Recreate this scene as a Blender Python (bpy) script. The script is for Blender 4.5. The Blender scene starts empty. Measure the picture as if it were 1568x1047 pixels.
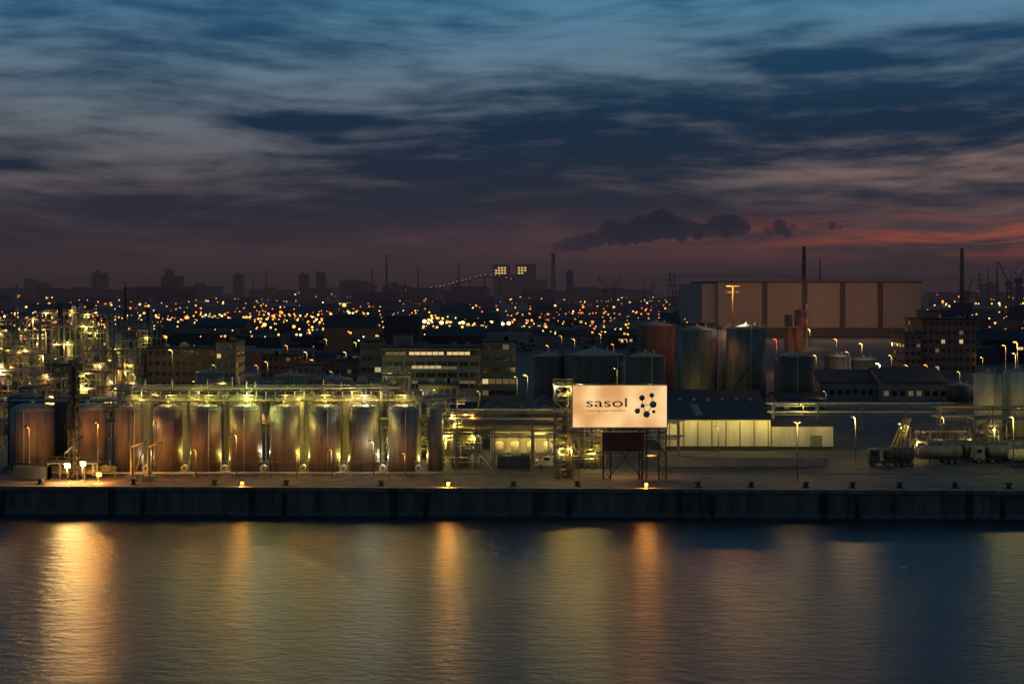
import bpy, math, random
from mathutils import Vector
random.seed(7)
R=random.random
def U(a,b): return a+(b-a)*R()
F=2178.; CAMZ=38.5; GZ=4.6
def gx(px,Y): return (px-784)/F*Y
def gz(py,Y): return CAMZ-(py-440)/F*Y
def gy(py,z=GZ): return F*(CAMZ-z)/(py-440)
def lin(r,g,b):
    f=lambda c:(c/255/12.92) if c/255<=.04045 else ((c/255+.055)/1.055)**2.4
    return (f(r),f(g),f(b))
scene=bpy.context.scene
scene.view_settings.view_transform='Standard'
scene.view_settings.look='None'
scene.view_settings.exposure=0
# ------------------------------------------------------------ materials
def mat(name,c,rough=.7,metal=0.,var=.35,scale=.6,streak=False,bump=0.,spec=.4):
    m=bpy.data.materials.new(name); m.use_nodes=True
    nt=m.node_tree; N=nt.nodes; L=nt.links
    b=N['Principled BSDF']
    b.inputs['Roughness'].default_value=rough; b.inputs['Metallic'].default_value=metal
    b.inputs['Specular IOR Level'].default_value=spec
    g=N.new('ShaderNodeNewGeometry'); mp=N.new('ShaderNodeMapping')
    L.new(g.outputs['Position'],mp.inputs['Vector'])
    mp.inputs['Scale'].default_value=(scale,scale,scale*(.12 if streak else 1))
    n=N.new('ShaderNodeTexNoise'); n.inputs['Scale'].default_value=1.; n.inputs['Detail'].default_value=6
    n.inputs['Roughness'].default_value=.65
    L.new(mp.outputs[0],n.inputs['Vector'])
    r=N.new('ShaderNodeValToRGB'); L.new(n.outputs['Fac'],r.inputs['Fac'])
    r.color_ramp.elements[0].position=.3; r.color_ramp.elements[1].position=.7
    lo=[x*(1-var) for x in c]; hi=[min(1,x*(1+var)) for x in c]
    r.color_ramp.elements[0].color=(*lo,1); r.color_ramp.elements[1].color=(*hi,1)
    L.new(r.outputs['Color'],b.inputs['Base Color'])
    if bump:
        bp=N.new('ShaderNodeBump'); bp.inputs['Distance'].default_value=bump
        n2=N.new('ShaderNodeTexNoise'); n2.inputs['Scale'].default_value=3; n2.inputs['Detail'].default_value=4
        L.new(g.outputs['Position'],n2.inputs['Vector'])
        L.new(n2.outputs['Fac'],bp.inputs['Height']); L.new(bp.outputs[0],b.inputs['Normal'])
    return m
def emis(name,c,s):
    m=bpy.data.materials.new(name); m.use_nodes=True
    b=m.node_tree.nodes['Principled BSDF']
    b.inputs['Base Color'].default_value=(.05,.05,.05,1)
    b.inputs['Emission Color'].default_value=(*c,1); b.inputs['Emission Strength'].default_value=s
    return m
TANK=mat('tank_weathered_steel',(.20,.145,.11),.55,0,.5,.9,True,.02)
TANKG=mat('tank_grey_paint',(.13,.13,.11),.8,0,.4,.7,True,.02)
TANKM=mat('tank_grey_metal',(.24,.205,.155),.5,.1,.45,.9,True,.02)
TANKD=mat('tank_dark_paint',(.06,.06,.053),.7,0,.4,.5,True)
TANKR=mat('tank_rust_paint',(.13,.065,.045),.8,0,.4,.5,True)
TANKB=mat('tank_beige_paint',(.40,.35,.25),.6,0,.3,.7,True)
ROOFM=mat('tank_roof',(.30,.28,.21),.6,.1,.3,1.)
STEEL=mat('painted_steel',(.20,.19,.16),.6,.2,.3,1.5)
DSTEEL=mat('dark_steel',(.05,.048,.045),.6,.4,.4,1.5)
PIPE=mat('pipe_lagging',(.42,.39,.31),.5,.2,.25,1.5)
PIPEY=mat('pipe_yellow',(.45,.33,.10),.5,.1,.25,1.5)
CONC=mat('concrete',(.22,.205,.18),.85,0,.35,.5,False,.02)
QWALL=mat('quay_wall_concrete',(.14,.10,.075),.9,0,.6,.5,True,.06)
QCAP=mat('quay_cap_stone',(.16,.12,.09),.85,0,.4,.8,False,.03)
ASPH=mat('asphalt',(.055,.052,.045),.8,0,.45,.12,False,.02)
APRON=mat('apron_concrete',(.11,.085,.065),.85,0,.5,.35,False,.02)
BRICK=mat('dark_brick',(.17,.105,.08),.85,0,.4,1.2)
PLAST=mat('render_wall',(.18,.165,.135),.85,0,.25,.4)
ROOFD=mat('bitumen_roof',(.028,.028,.028),.8,0,.4,.4)
CLAD=mat('beige_cladding',(.33,.25,.19),.8,0,.10,.05,True)
CLADS=mat('brown_cladding',(.085,.068,.06),.8,0,.15,.1)
GLASS=mat('window_glass',(.02,.022,.025),.15,0,.3,1,spec=.6)
WHITEP=mat('white_paint',(.60,.56,.45),.6,0,.22,.6,True)
SKYL=mat('skylight_panel',(.14,.14,.13),.6,0,.3,1)
CONT=mat('container_blue_grey',(.07,.08,.09),.6,0,.3,1,True)
REDP=mat('red_oxide_cabin',(.18,.055,.03),.6,0,.3,1,True)
RUBBER=mat('rubber',(.02,.02,.02),.8)
FARM=mat('far_building',(.05,.045,.048),.9,0,.4,.02)
TREEM=mat('dark_foliage',(.03,.04,.02),.95,0,.5,.1)
WINW=emis('window_lit_warm',(1,.66,.28),.8)
WINY=emis('window_lit_pale',(1,.85,.42),.45)
WIND=emis('window_lit_dim',(.9,.6,.25),.13)
# ------------------------------------------------------------ mesh builder
class B:
    def __init__(s): s.v=[];s.f=[];s.m=[];s.sm=[];s.mats=[]
    def mi(s,m):
        if m not in s.mats: s.mats.append(m)
        return s.mats.index(m)
    def add(s,vs,fs,m,sm=False):
        o=len(s.v); s.v+= [tuple(v) for v in vs]; k=s.mi(m)
        for i,f in enumerate(fs):
            s.f.append(tuple(j+o for j in f)); s.m.append(k)
            s.sm.append(sm[i] if isinstance(sm,list) else sm)
    def box(s,x0,x1,y0,y1,z0,z1,m):
        s.add([(x0,y0,z0),(x1,y0,z0),(x1,y1,z0),(x0,y1,z0),(x0,y0,z1),(x1,y0,z1),(x1,y1,z1),(x0,y1,z1)],
         [(0,3,2,1),(4,5,6,7),(0,1,5,4),(1,2,6,5),(2,3,7,6),(3,0,4,7)],m)
    def cb(s,x,y,z,sx,sy,sz,m): s.box(x-sx/2,x+sx/2,y-sy/2,y+sy/2,z-sz/2,z+sz/2,m)
    def tube(s,p,q,r,m,n=6,r2=None):
        p=Vector(p);q=Vector(q);d=(q-p)
        if d.length<1e-6: return
        d.normalize(); a=d.orthogonal().normalized(); b=d.cross(a)
        r2=r if r2 is None else r2
        vs=[];
        for i in range(n):
            t=2*math.pi*i/n; o=a*math.cos(t)+b*math.sin(t)
            vs.append(p+o*r)
        for i in range(n):
            t=2*math.pi*i/n; o=a*math.cos(t)+b*math.sin(t)
            vs.append(q+o*r2)
        fs=[(i,(i+1)%n,n+(i+1)%n,n+i) for i in range(n)]
        sm=[True]*n+[False,False]
        fs+= [tuple(range(n-1,-1,-1)),tuple(range(n,2*n))]
        s.add(vs,fs,m,sm)
    def cyl(s,x,y,z0,z1,r,m,n=28,r2=None): s.tube((x,y,z0),(x,y,z1),r,m,n,r2)
    def dome(s,x,y,z,r,h,m,n=28,k=4):
        vs=[];fs=[]
        for j in range(k):
            a=math.pi/2*j/k
            for i in range(n):
                t=2*math.pi*i/n; vs.append((x+r*math.cos(a)*math.cos(t),y+r*math.cos(a)*math.sin(t),z+h*math.sin(a)))
        vs.append((x,y,z+h))
        for j in range(k-1):
            for i in range(n): fs.append((j*n+i,j*n+(i+1)%n,(j+1)*n+(i+1)%n,(j+1)*n+i))
        for i in range(n): fs.append(((k-1)*n+i,(k-1)*n+(i+1)%n,k*n))
        s.add(vs,fs,m,True)
    def ball(s,x,y,z,r,m):
        t=(1+5**.5)/2; q=r/math.sqrt(1+t*t); t*=q
        V=[(-q,t,0),(q,t,0),(-q,-t,0),(q,-t,0),(0,-q,t),(0,q,t),(0,-q,-t),(0,q,-t),(t,0,-q),(t,0,q),(-t,0,-q),(-t,0,q)]
        Fc=[(0,11,5),(0,5,1),(0,1,7),(0,7,10),(0,10,11),(1,5,9),(5,11,4),(11,10,2),(10,7,6),(7,1,8),(3,9,4),(3,4,2),(3,2,6),(3,6,8),(3,8,9),(4,9,5),(2,4,11),(6,2,10),(8,6,7),(9,8,1)]
        s.add([(x+a,y+b,z+c) for a,b,c in V],Fc,m,True)
    def rail(s,pts,m,h=1.1,r=.04,step=1.6):
        for p,q in zip(pts,pts[1:]):
            p=Vector(p);q=Vector(q); n=max(1,int((q-p).length/step))
            for i in range(n+1):
                a=p.lerp(q,i/n); s.tube(a,a+Vector((0,0,h)),r,m,4)
            for hh in (h,h*.5): s.tube(p+Vector((0,0,hh)),q+Vector((0,0,hh)),r,m,4)
    def ringrail(s,x,y,z,r,m,n=16):
        pts=[(x+r*math.cos(2*math.pi*i/n),y+r*math.sin(2*math.pi*i/n),z) for i in range(n+1)]
        s.rail(pts,m,1.1,.04,9)
    def gable(s,x0,x1,y0,y1,z0,ze,zr,mw,mr,axis='x',ov=.4):
        s.box(x0,x1,y0,y1,z0,ze,mw)
        if axis=='x':
            ym=(y0+y1)/2
            s.add([(x0,y0,ze),(x0,y1,ze),(x0,ym,zr)],[(0,1,2)],mw); s.add([(x1,y0,ze),(x1,y1,ze),(x1,ym,zr)],[(0,1,2)],mw)
            for sg,ye in ((-1,y0),(1,y1)):
                sl=(zr-ze)/(ym-y0); a=ye+sg*ov; za=ze-sl*ov+.05
                s.add([(x0-ov,a,za),(x1+ov,a,za),(x1+ov,ym,zr+.05),(x0-ov,ym,zr+.05),
                       (x0-ov,a,za+.2),(x1+ov,a,za+.2),(x1+ov,ym,zr+.25),(x0-ov,ym,zr+.25)],
                      [(0,1,2,3),(4,5,6,7),(0,1,5,4),(1,2,6,5),(3,0,4,7)],mr)
        else:
            xm=(x0+x1)/2
            s.add([(x0,y0,ze),(x1,y0,ze),(xm,y0,zr)],[(0,1,2)],mw); s.add([(x0,y1,ze),(x1,y1,ze),(xm,y1,zr)],[(0,1,2)],mw)
            for sg,xe in ((-1,x0),(1,x1)):
                sl=(zr-ze)/(xm-x0); a=xe+sg*ov; za=ze-sl*ov+.05
                s.add([(a,y0-ov,za),(a,y1+ov,za),(xm,y1+ov,zr+.05),(xm,y0-ov,zr+.05),
                       (a,y0-ov,za+.2),(a,y1+ov,za+.2),(xm,y1+ov,zr+.25),(xm,y0-ov,zr+.25)],
                      [(0,1,2,3),(4,5,6,7),(0,1,5,4),(1,2,6,5),(3,0,4,7)],mr)
    def obj(s,name,o=(0,0,0),parent=None):
        me=bpy.data.meshes.new(name)
        me.from_pydata([(a-o[0],b-o[1],c-o[2]) for a,b,c in s.v],[],s.f)
        for m in s.mats: me.materials.append(m)
        me.polygons.foreach_set('material_index',s.m); me.polygons.foreach_set('use_smooth',s.sm)
        me.update()
        ob=bpy.data.objects.new(name,me); scene.collection.objects.link(ob)
        if parent: ob.parent=parent; ob.location=Vector(o)-parent.location
        else: ob.location=o
        return ob
SOD=(1,.37,.06); WARM=(1,.60,.19); YG=(1,.80,.19); WHT=(1,.84,.52); RED=(1,.08,.03); GRN=(.90,.95,.25)
def plight(parent,x,y,z,c,P,r=.25,name='bulb'):
    l=bpy.data.lights.new(name,'POINT'); l.color=c; l.energy=P; l.shadow_soft_size=r
    try: l.use_soft_falloff=False
    except: pass
    o=bpy.data.objects.new(name,l); scene.collection.objects.link(o)
    o.parent=parent; o.location=Vector((x,y,z))-parent.location
    return o
# ------------------------------------------------------------ ground, water, quay
def qy(x): return 239.5-.029*x
b=B(); b.add([(-3000,qy(-3000)+.3,GZ),(3000,qy(3000)+.3,GZ),(26000,30000,GZ),(-26000,30000,GZ)],[(0,1,2,3)],ASPH); b.obj('ground')
b=B(); b.add([(-150,qy(-150)+1.2,GZ+.004),(150,qy(150)+1.2,GZ+.004),(150,257,GZ+.004),(-150,257,GZ+.004)],[(0,1,2,3)],APRON)
b.obj('quay_apron_pavement')
def water_mat():
    m=bpy.data.materials.new('river_water'); m.use_nodes=True; nt=m.node_tree; N=nt.nodes;L=nt.links
    b=N['Principled BSDF']; b.inputs['Base Color'].default_value=(.010,.024,.032,1)
    b.inputs['Roughness'].default_value=.28; b.inputs['IOR'].default_value=1.33
    g=N.new('ShaderNodeNewGeometry')
    prev=None
    for sc,st,d in (((.34,.62,1),.30,6),((.045,.022,1),.6,2)):
        mp=N.new('ShaderNodeMapping'); mp.inputs['Scale'].default_value=sc; L.new(g.outputs['Position'],mp.inputs['Vector'])
        n=N.new('ShaderNodeTexNoise'); n.inputs['Scale'].default_value=1; n.inputs['Detail'].default_value=d; n.inputs['Distortion'].default_value=.4
        n.inputs['Roughness'].default_value=.6
        L.new(mp.outputs[0],n.inputs['Vector'])
        bp=N.new('ShaderNodeBump'); bp.inputs['Strength'].default_value=1; bp.inputs['Distance'].default_value=st
        L.new(n.outputs['Fac'],bp.inputs['Height'])
        if prev: L.new(prev.outputs[0],bp.inputs['Normal'])
        prev=bp
    L.new(prev.outputs[0],b.inputs['Normal'])
    return m
b=B(); b.add([(-3000,-1500,0),(3000,-1500,0),(3000,400,0),(-3000,400,0)],[(0,1,2,3)],water_mat()); b.obj('river_water')
b=B()
X=-160.
while X<160:
    x1=X+8
    y0=qy(X+4); off=-.0 if X<25 else -.35
    b.box(X+.03,x1-.03,y0+off,y0+3,-3,GZ-.55,QWALL)
    b.box(X,x1-.02,y0+off-.25,y0+1.3,GZ-.55,GZ+.12,QCAP)
    b.box(X-.12,X+.12,y0+off-.12,y0,-3,GZ-.6,QWALL)
    b.box(X+.03,x1-.03,y0+off-.3,y0+off-.002,-3,.7,QCAP)
    if int(X/8)%3==0:
        b.box(X+3.6,X+3.75,y0+off-.45,y0,-1,GZ,RUBBER); b.box(X+4.35,X+4.5,y0+off-.45,y0,-1,GZ,RUBBER)
        for k in range(14): b.box(X+3.7,X+4.4,y0+off-.42,y0+off-.36,-.3+k*.35,-.26+k*.35,DSTEEL)
    if int(X/8)%3==1: b.cyl(X+1.5,y0+off-.5,.3,GZ-.7,.35,RUBBER,10)
    X=x1
b.obj('quay_wall')
for px in (62,205,330,440,585,686,786,883,1065,1145,1227,1297,1367,1450,1530):
    x=gx(px,245); y=qy(x)+3.2
    b=B()
    b.cyl(x,y,GZ,GZ+.15,.8,DSTEEL,12); b.cyl(x,y,GZ+.15,GZ+.7,.38,DSTEEL,12,.45); b.dome(x,y,GZ+.7,.65,.35,DSTEEL,12,3); b.cyl(x,y,GZ+.6,GZ+.7,.45,DSTEEL,12,.65)
    b.obj('mooring_bollard',(x,y,GZ))
# ------------------------------------------------------------ parametric objects
def tank(name,x,y,r,h,m,roof='cone',ladder=True,rings=4,z0=GZ,rm=None,n=32,spiral=False):
    b=B(); rm=rm or ROOFM
    b.cyl(x,y,z0,z0+.35,r+.25,CONC,n)
    b.cyl(x,y,z0+.35,z0+h,r,m,n)
    for i in range(1,rings+1):
        zz=z0+h*i/(rings+.0)-.15
        b.cyl(x,y,zz-.04,zz+.04,r+.03,m,n)
    if roof=='cone': b.cyl(x,y,z0+h+.001,z0+h+r*.22,r+.05,rm,n,.3); top=z0+h+r*.22
    else: b.dome(x,y,z0+h,r,r*.32,rm,n); top=z0+h+r*.32
    b.cyl(x,y,top-.2,top+.5,.35,PIPE,10); b.cyl(x+r*.4,y-r*.3,z0+h,z0+h+r*.22+.5,.2,PIPE,8)
    b.ringrail(x,y,z0+h+.02,r-.1,STEEL)
    if ladder:
        a=U(-2.4,-.8); lx=x+(r+.25)*math.cos(a); ly=y+(r+.25)*math.sin(a)
        for d in(-.25,.25): b.tube((lx+d,ly,z0),(lx+d,ly,z0+h+1),.05,STEEL,4)
        for k in range(int(h/.6)): b.tube((lx-.25,ly,z0+k*.6),(lx+.25,ly,z0+k*.6),.03,STEEL,4)
        b.tube((lx+1,ly+.1,z0),(lx+1,ly+.1,z0+h+.4),.1,PIPE,6)
    if spiral:
        prev=None
        for k in range(26):
            a=-2.9+k*.1; zz=z0+h*k/25; p=(x+(r+.5)*math.cos(a),y+(r+.5)*math.sin(a),zz)
            b.cb(p[0],p[1],zz,.9,.6,.08,STEEL)
            if prev: b.tube((prev[0],prev[1],prev[2]+1),(p[0],p[1],zz+1),.05,STEEL,4); b.tube(prev,p,.1,STEEL,4)
            prev=p
    return b.obj(name,(x,y,z0))
def lamp(x,y,h,c,P,r=.28,name='street_lamp',z0=GZ,arm=1.0,double=False):
    b=B(); b.cyl(x,y,z0,z0+.3,.3,CONC,8); b.cyl(x,y,z0+.3,z0+h,.13,STEEL,8,.07)
    heads=[-arm]+([arm] if double else [])
    for a in heads:
        b.tube((x,y,z0+h-.05),(x+a,y-.1,z0+h+.25),.05,STEEL,6)
        b.box(x+a-.45,x+a+.25,y-.28,y+.08,z0+h+.2,z0+h+.36,DSTEEL)
    o=b.obj(name,(x,y,z0))
    for a in heads: plight(o,x+a,y-.15,z0+h-.12,c,P/len(heads),r)
    return o
def bld(name,x0,x1,y0,d,h,floors,bays,wall,lit=.2,litm=None,roof=ROOFD,parapet=.5,band=False,pent=None,sides=True,z0=GZ):
    b=B(); z1=z0+h
    b.box(x0,x1,y0,y0+d,z0,z1,wall)
    b.box(x0-.3,x1+.3,y0-.3,y0+d+.3,z1,z1+parapet,roof)
    fh=h/floors; bw=(x1-x0)/bays
    for f in range(floors):
        zz=z0+f*fh+fh*.38
        run=R()<lit
        for k in range(bays):
            xx=x0+k*bw
            l=(R()<.85) if (band and run) else (R()<lit*(.5 if band else 1))
            m=(litm or random.choice([WINW,WINY,WIND,WIND])) if l else GLASS
            g=.08 if band else .22
            b.box(xx+bw*g,xx+bw*(1-g),y0-.03,y0-.005,zz,zz+fh*.42,m)
            b.box(xx+bw*g-.05,xx+bw*(1-g)+.05,y0-.14,y0-.0,zz-.12,zz-.01,CONC)
            b.box(xx+bw*.5-.04,xx+bw*.5+.04,y0-.06,y0-.031,zz,zz+fh*.42,CONC)
        if sides:
            nb=max(2,int(d/4))
            for k in range(nb):
                yy=y0+d*(k+.25)/nb
                for xs,sg in ((x0,-1),(x1,1)):
                    xa,xb=sorted((xs+sg*.005,xs+sg*.03))
                    b.box(xa,xb,yy,yy+d/nb*.5,zz,zz+fh*.42,GLASS if R()>.1 else WIND)
    if pent: b.box(pent[0],pent[1],y0+d*.3,y0+d*.8,z1+parapet,z1+parapet+pent[2],wall); b.box(pent[0]-.2,pent[1]+.2,y0+d*.3-.2,y0+d*.8+.2,z1+parapet+pent[2],z1+parapet+pent[2]+.25,roof)
    for k in range(3):
        xx=U(x0+1,x1-2); b.box(xx,xx+1.4,y0+d*.15,y0+d*.15+1.4,z1+parapet,z1+parapet+1.1,STEEL)
    return b.obj(name,(x0,y0,z0))
def unit(name,cx,cy,w,d,h,lev=4,nl=4,col=YG,P=500,vess=3,stack=False,r=.25,z0=GZ):
    b=B(); nx=max(2,int(w/3.5)+1); xs=[cx-w/2+w*i/(nx-1) for i in range(nx)]; ys=[cy-d/2,cy+d/2]
    for x in xs:
        for y in ys: b.box(x-.14,x+.14,y-.14,y+.14,z0,z0+h,STEEL)
    for l in range(1,lev+1):
        z=z0+h*l/lev
        for y in ys: b.box(xs[0],xs[-1],y-.1,y+.1,z-.32,z-.02,STEEL)
        for x in xs: b.box(x-.1,x+.1,ys[0]+.1,ys[1]-.1,z-.30,z-.02,STEEL)
        i=random.randrange(nx-1)
        b.box(xs[0]-.3,xs[-1]+.3,ys[0]-.3,ys[1]+.3,z,z+.06,DSTEEL) if R()<.6 else b.box(xs[i],xs[i+1],ys[0],ys[1],z,z+.06,DSTEEL)
        b.rail([(xs[0]-.3,ys[0]-.3,z),(xs[-1]+.3,ys[0]-.3,z)],STEEL)
        i=random.randrange(nx-1); zl=z-h/lev
        b.tube((xs[i],ys[0],zl),(xs[i+1],ys[0],z-.2),.07,STEEL,4); b.tube((xs[i+1],ys[0],zl),(xs[i],ys[0],z-.2),.07,STEEL,4)
        for k in range(3):
            zz=z-U(.5,h/lev*.8); yy=U(ys[0]-.5,ys[0]+.8); b.tube((U(xs[0]-1,cx),yy,zz),(U(cx,xs[-1]+1),yy,zz),U(.08,.2),random.choice([PIPE,PIPEY,STEEL,STEEL]),6)
    for k in range(vess):
        x=U(xs[0]+.8,xs[-1]-.8); y=U(cy-d/3,cy+d/3); hh=U(.5,1.15)*h; rr=U(.5,1.1)
        b.cyl(x,y,z0,z0+hh,rr,random.choice([TANKM,TANKG,TANKB]),14); b.dome(x,y,z0+hh,rr,rr*.6,TANKM,14,3)
        b.tube((x+rr+.2,y-rr*.5,z0),(x+rr+.2,y-rr*.5,z0+hh),.12,PIPE,6)
    for k in range(4):
        x=U(xs[0],xs[-1]); b.tube((x,ys[0]-.3,z0),(x,ys[0]-.3,z0+U(.4,1)*h),U(.08,.16),STEEL,6)
    if stack: b.cyl(cx+w*.3,cy,z0,z0+h*1.6,.45,STEEL,12,.35)
    for l in range(lev):
        za=z0+h*l/lev; zb=z0+h*(l+1)/lev; xa,xb=(xs[0],xs[0]+3) if l%2 else (xs[0]+3,xs[0])
        b.tube((xa,ys[0]-.9,za),(xb,ys[0]-.9,zb),.1,STEEL,4); b.tube((xa,ys[0]-.9,za+1),(xb,ys[0]-.9,zb+1),.05,STEEL,4)
    o=b.obj(name,(cx,cy,z0))
    for k in range(nl):
        l=random.randrange(1,lev+1)
        plight(o,U(xs[0],xs[-1]),ys[0]-.55,z0+h*l/lev+U(-1,1.4),col if R()<.6 else random.choice([WHT,YG,WARM,SOD]),P*U(.5,1.4),r*U(.8,1.2))
    return o
def rack(name,x0,x1,y,levels,npipe=4,d=2.5,step=6,z0=GZ,mats=None,pr=(.1,.22)):
    b=B(); mats=mats or [PIPE,PIPE,STEEL,PIPEY]; n=max(1,int(abs(x1-x0)/step)); zt=max(levels)
    for i in range(n+1):
        x=x0+(x1-x0)*i/n
        for yy in (y,y+d): b.box(x-.13,x+.13,yy-.13,yy+.13,z0,zt+.3,STEEL)
        for z in levels: b.box(x-.1,x+.1,y,y+d,z-.3,z-.05,STEEL)
        if i<n and i%2==0:
            xb=x0+(x1-x0)*(i+1)/n; b.tube((x,y,z0+.3),(xb,y,levels[0]-.3),.06,STEEL,4)
    for z in levels:
        for yy in (y,y+d): b.box(x0,x1,yy-.07,yy+.07,z-.5,z-.31,STEEL)
        for k in range(npipe):
            r=U(*pr); yy=y+.3+(d-.6)*k/max(1,npipe-1); b.tube((x0-U(0,2),yy,z+r),(x1+U(0,2),yy,z+r),r,random.choice(mats),8)
    return b.obj(name,(x0,y,z0))
# ------------------------------------------------------------ front tank row
front=[(14,80),(104,163),(177,219),(235,279),(292,339),(352,401),(413,459),(473,521),(534,581),(594,642),(653,678)]
FY=261.
ftanks=[]
for i,(a,c) in enumerate(front):
    w=(c-a)/F*FY; x=gx((a+c)/2,FY); r=w/2
    h=11.6 if i!=0 else 11.4
    ftanks.append((x,r,tank('storage_tank',x,FY if i else FY+1,r,h,TANK if i<6 else TANKM,'dome',rings=5)))
b=B(); zt=GZ+11.9
xa=gx(10,262);xb=gx(680,262)
b.box(xa,xb,FY+1.2,FY+2.4,zt+.9,zt+1.0,DSTEEL)
b.rail([(xa,FY+1.2,zt+1),(xb,FY+1.2,zt+1)],STEEL,1.1,.05,1.8)
for k in range(4): b.tube((xa,FY+2.7+k*.45,zt+1.0),(xb,FY+2.7+k*.45,zt+1.0),.16,PIPE if k%2 else PIPEY,8)
for x,r,_ in ftanks:
    b.box(x-.1,x+.1,FY+1.3,FY+2.3,zt+.0,zt+.9,STEEL); b.tube((x,FY,zt),(x,FY+2.7,zt+1),.15,PIPE,6)
wk=b.obj('tank_walkway',(xa,FY,GZ))
for px,cc,P in ((204,WARM,500),(260,YG,1500),(320,YG,1600),(380,GRN,3000),(437,YG,1100),(500,YG,1900),(560,WHT,2200),(620,YG,2000)):
    x=gx(px,FY+1); plight(wk,x,FY+.6,zt+2.2,cc,P*.42,.45)
plight(wk,gx(404,256),257.3,zt+.4,GRN,500,.2)
plight(wk,gx(570,256),256.2,GZ+5.6,WHT,220,.15)
for px in (230,345,466,588): plight(wk,gx(px,258),258.2,GZ+9.5,YG if px>300 else WARM,200,.12)
for i in range(2,11):
    xg=(ftanks[i-1][0]+ftanks[i][0])/2
    b=B(); y=FY-2.2
    b.box(xg-.7,xg+.7,y-.2,y+1.2,GZ,GZ+.4,CONC); b.tube((xg,y-.1,GZ+1.0),(xg,y+.9,GZ+1.0),.62,WHITEP,16); b.tube((xg,y-.25,GZ+1.0),(xg,y-.1,GZ+1.0),.3,STEEL,10)
    b.cyl(xg+.85,y+.3,GZ,GZ+2.6,.1,PIPE,8); b.tube((xg-.9,y+.2,GZ+2.2),(xg+.9,y+.2,GZ+2.2),.08,PIPE,6)
    o=b.obj('pump_unit',(xg,y,GZ))
    if i>=3: plight(o,xg+.3,FY+.4,GZ+U(2.2,3.6),YG if i%3 else WHT,U(350,560),.2)
for px,w in ((40,54),(110,52),(208,56),(292,64),(372,58),(466,62),(548,66),(625,40)):
    Y=271; x=gx(px,Y); r=w/F*Y/2; 
    tank('storage_tank',x,Y,r,13.2,TANKB if px>150 else TANKD,'cone',rings=4,ladder=False)
b=B(); zt2=GZ+14.6
xa=gx(180,270);xb=gx(600,270)
for k in range(5): b.tube((xa-U(0,2),268+k*.8,zt2+U(-.2,.9)),(xb+U(0,3),268+k*.8,zt2+.4),.14,random.choice([PIPE,PIPEY]),8)
b.box(xa,xb,266.6,267.6,zt2-.2,zt2-.1,DSTEEL); b.rail([(xa,266.6,zt2-.1),(xb,266.6,zt2-.1)],STEEL,1.1,.05,1.8)
for k in range(30):
    x=xa+(xb-xa)*k/29; b.box(x-.1,x+.1,266.7,266.9,GZ,zt2-.2,STEEL)
    if R()<.6: b.cyl(x+U(-.5,.5),267.5+U(0,2),zt2,zt2+U(.8,2.6),U(.08,.25),PIPE,8)
pr=b.obj('pipe_bridge',(xa,267,GZ))
for px in (215,300,380,458,540,580): plight(pr,gx(px,266),265.6,zt2+.1-U(.3,1.3),YG if px!=380 else GRN,U(300,500),.2)
def lattice(b,x,y,z0,z1,w,m,step=2.,taper=1.,r=.07):
    n=int((z1-z0)/step)
    def c(k,i):
        ww=w*(1+(taper-1)*k/n)/2; return (x+(-ww,ww,ww,-ww)[i],y+(-ww,-ww,ww,ww)[i],z0+(z1-z0)*k/n)
    for k in range(n):
        for i in range(4):
            b.tube(c(k,i),c(k+1,i),r,m,4); j=(i+1)%4
            b.tube(c(k,i),c(k+1,j),r*.6,m,4); b.tube(c(k+1,i),c(k+1,j),r*.6,m,4)
b=B(); x=gx(113,251); lattice(b,x,251,GZ,gz(552,251),1.5,DSTEEL,1.5,.8,.13)
b.cyl(x,251,GZ,gz(560,251),.35,DSTEEL,10)
for z in (9,14,20): b.box(x-1.3,x+1.3,250,252,GZ+z-5,GZ+z-4.9,DSTEEL); b.rail([(x-1.3,250,GZ+z-4.9),(x+1.3,250,GZ+z-4.9)],DSTEEL)
b.tube((x,251,GZ+15),(x+2.2,249,GZ+8),.16,DSTEEL,6); b.tube((x+2.2,249,GZ+8),(x-.6,248,GZ+5),.16,DSTEEL,6)
b.obj('marine_loading_arm',(x,251,GZ))
for px in (202,228):
    b=B(); x=gx(px,249); y=249
    b.cyl(x,y,GZ,GZ+6,.3,PIPEY,10); b.tube((x,y,GZ+6),(x+3,y-2,GZ+7.2),.16,PIPEY,8); b.tube((x+3,y-2,GZ+7.2),(x+1.5,y-3,GZ+2),.14,PIPEY,8); b.box(x-1,x+1,y-.8,y+.8,GZ,GZ+1,STEEL)
    b.obj('loading_arm',(x,y,GZ))
def flood(px,py,Y,c,P,r,name='quay_floodlight'):
    x=gx(px,Y); z=gz(py,Y); b=B()
    b.cyl(x,Y+.3,GZ,z+.3,.1,DSTEEL,8); b.box(x-.5,x+.5,Y+.0,Y+.25,z+.35,z+.5,DSTEEL); b.box(x-.5,x+.5,Y+.45,Y+.55,z-.3,z+.5,DSTEEL); b.cyl(x,Y+.3,GZ,GZ+.25,.3,CONC,8)
    o=b.obj(name,(x,Y,GZ)); plight(o,x,Y-.1,z,c,P,r); return o
flood(102,714,247,WARM,4200,.62); flood(126,711,247.5,(1,.52,.13),3200,.58); flood(150,727,247,SOD,1600,.25)
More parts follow.
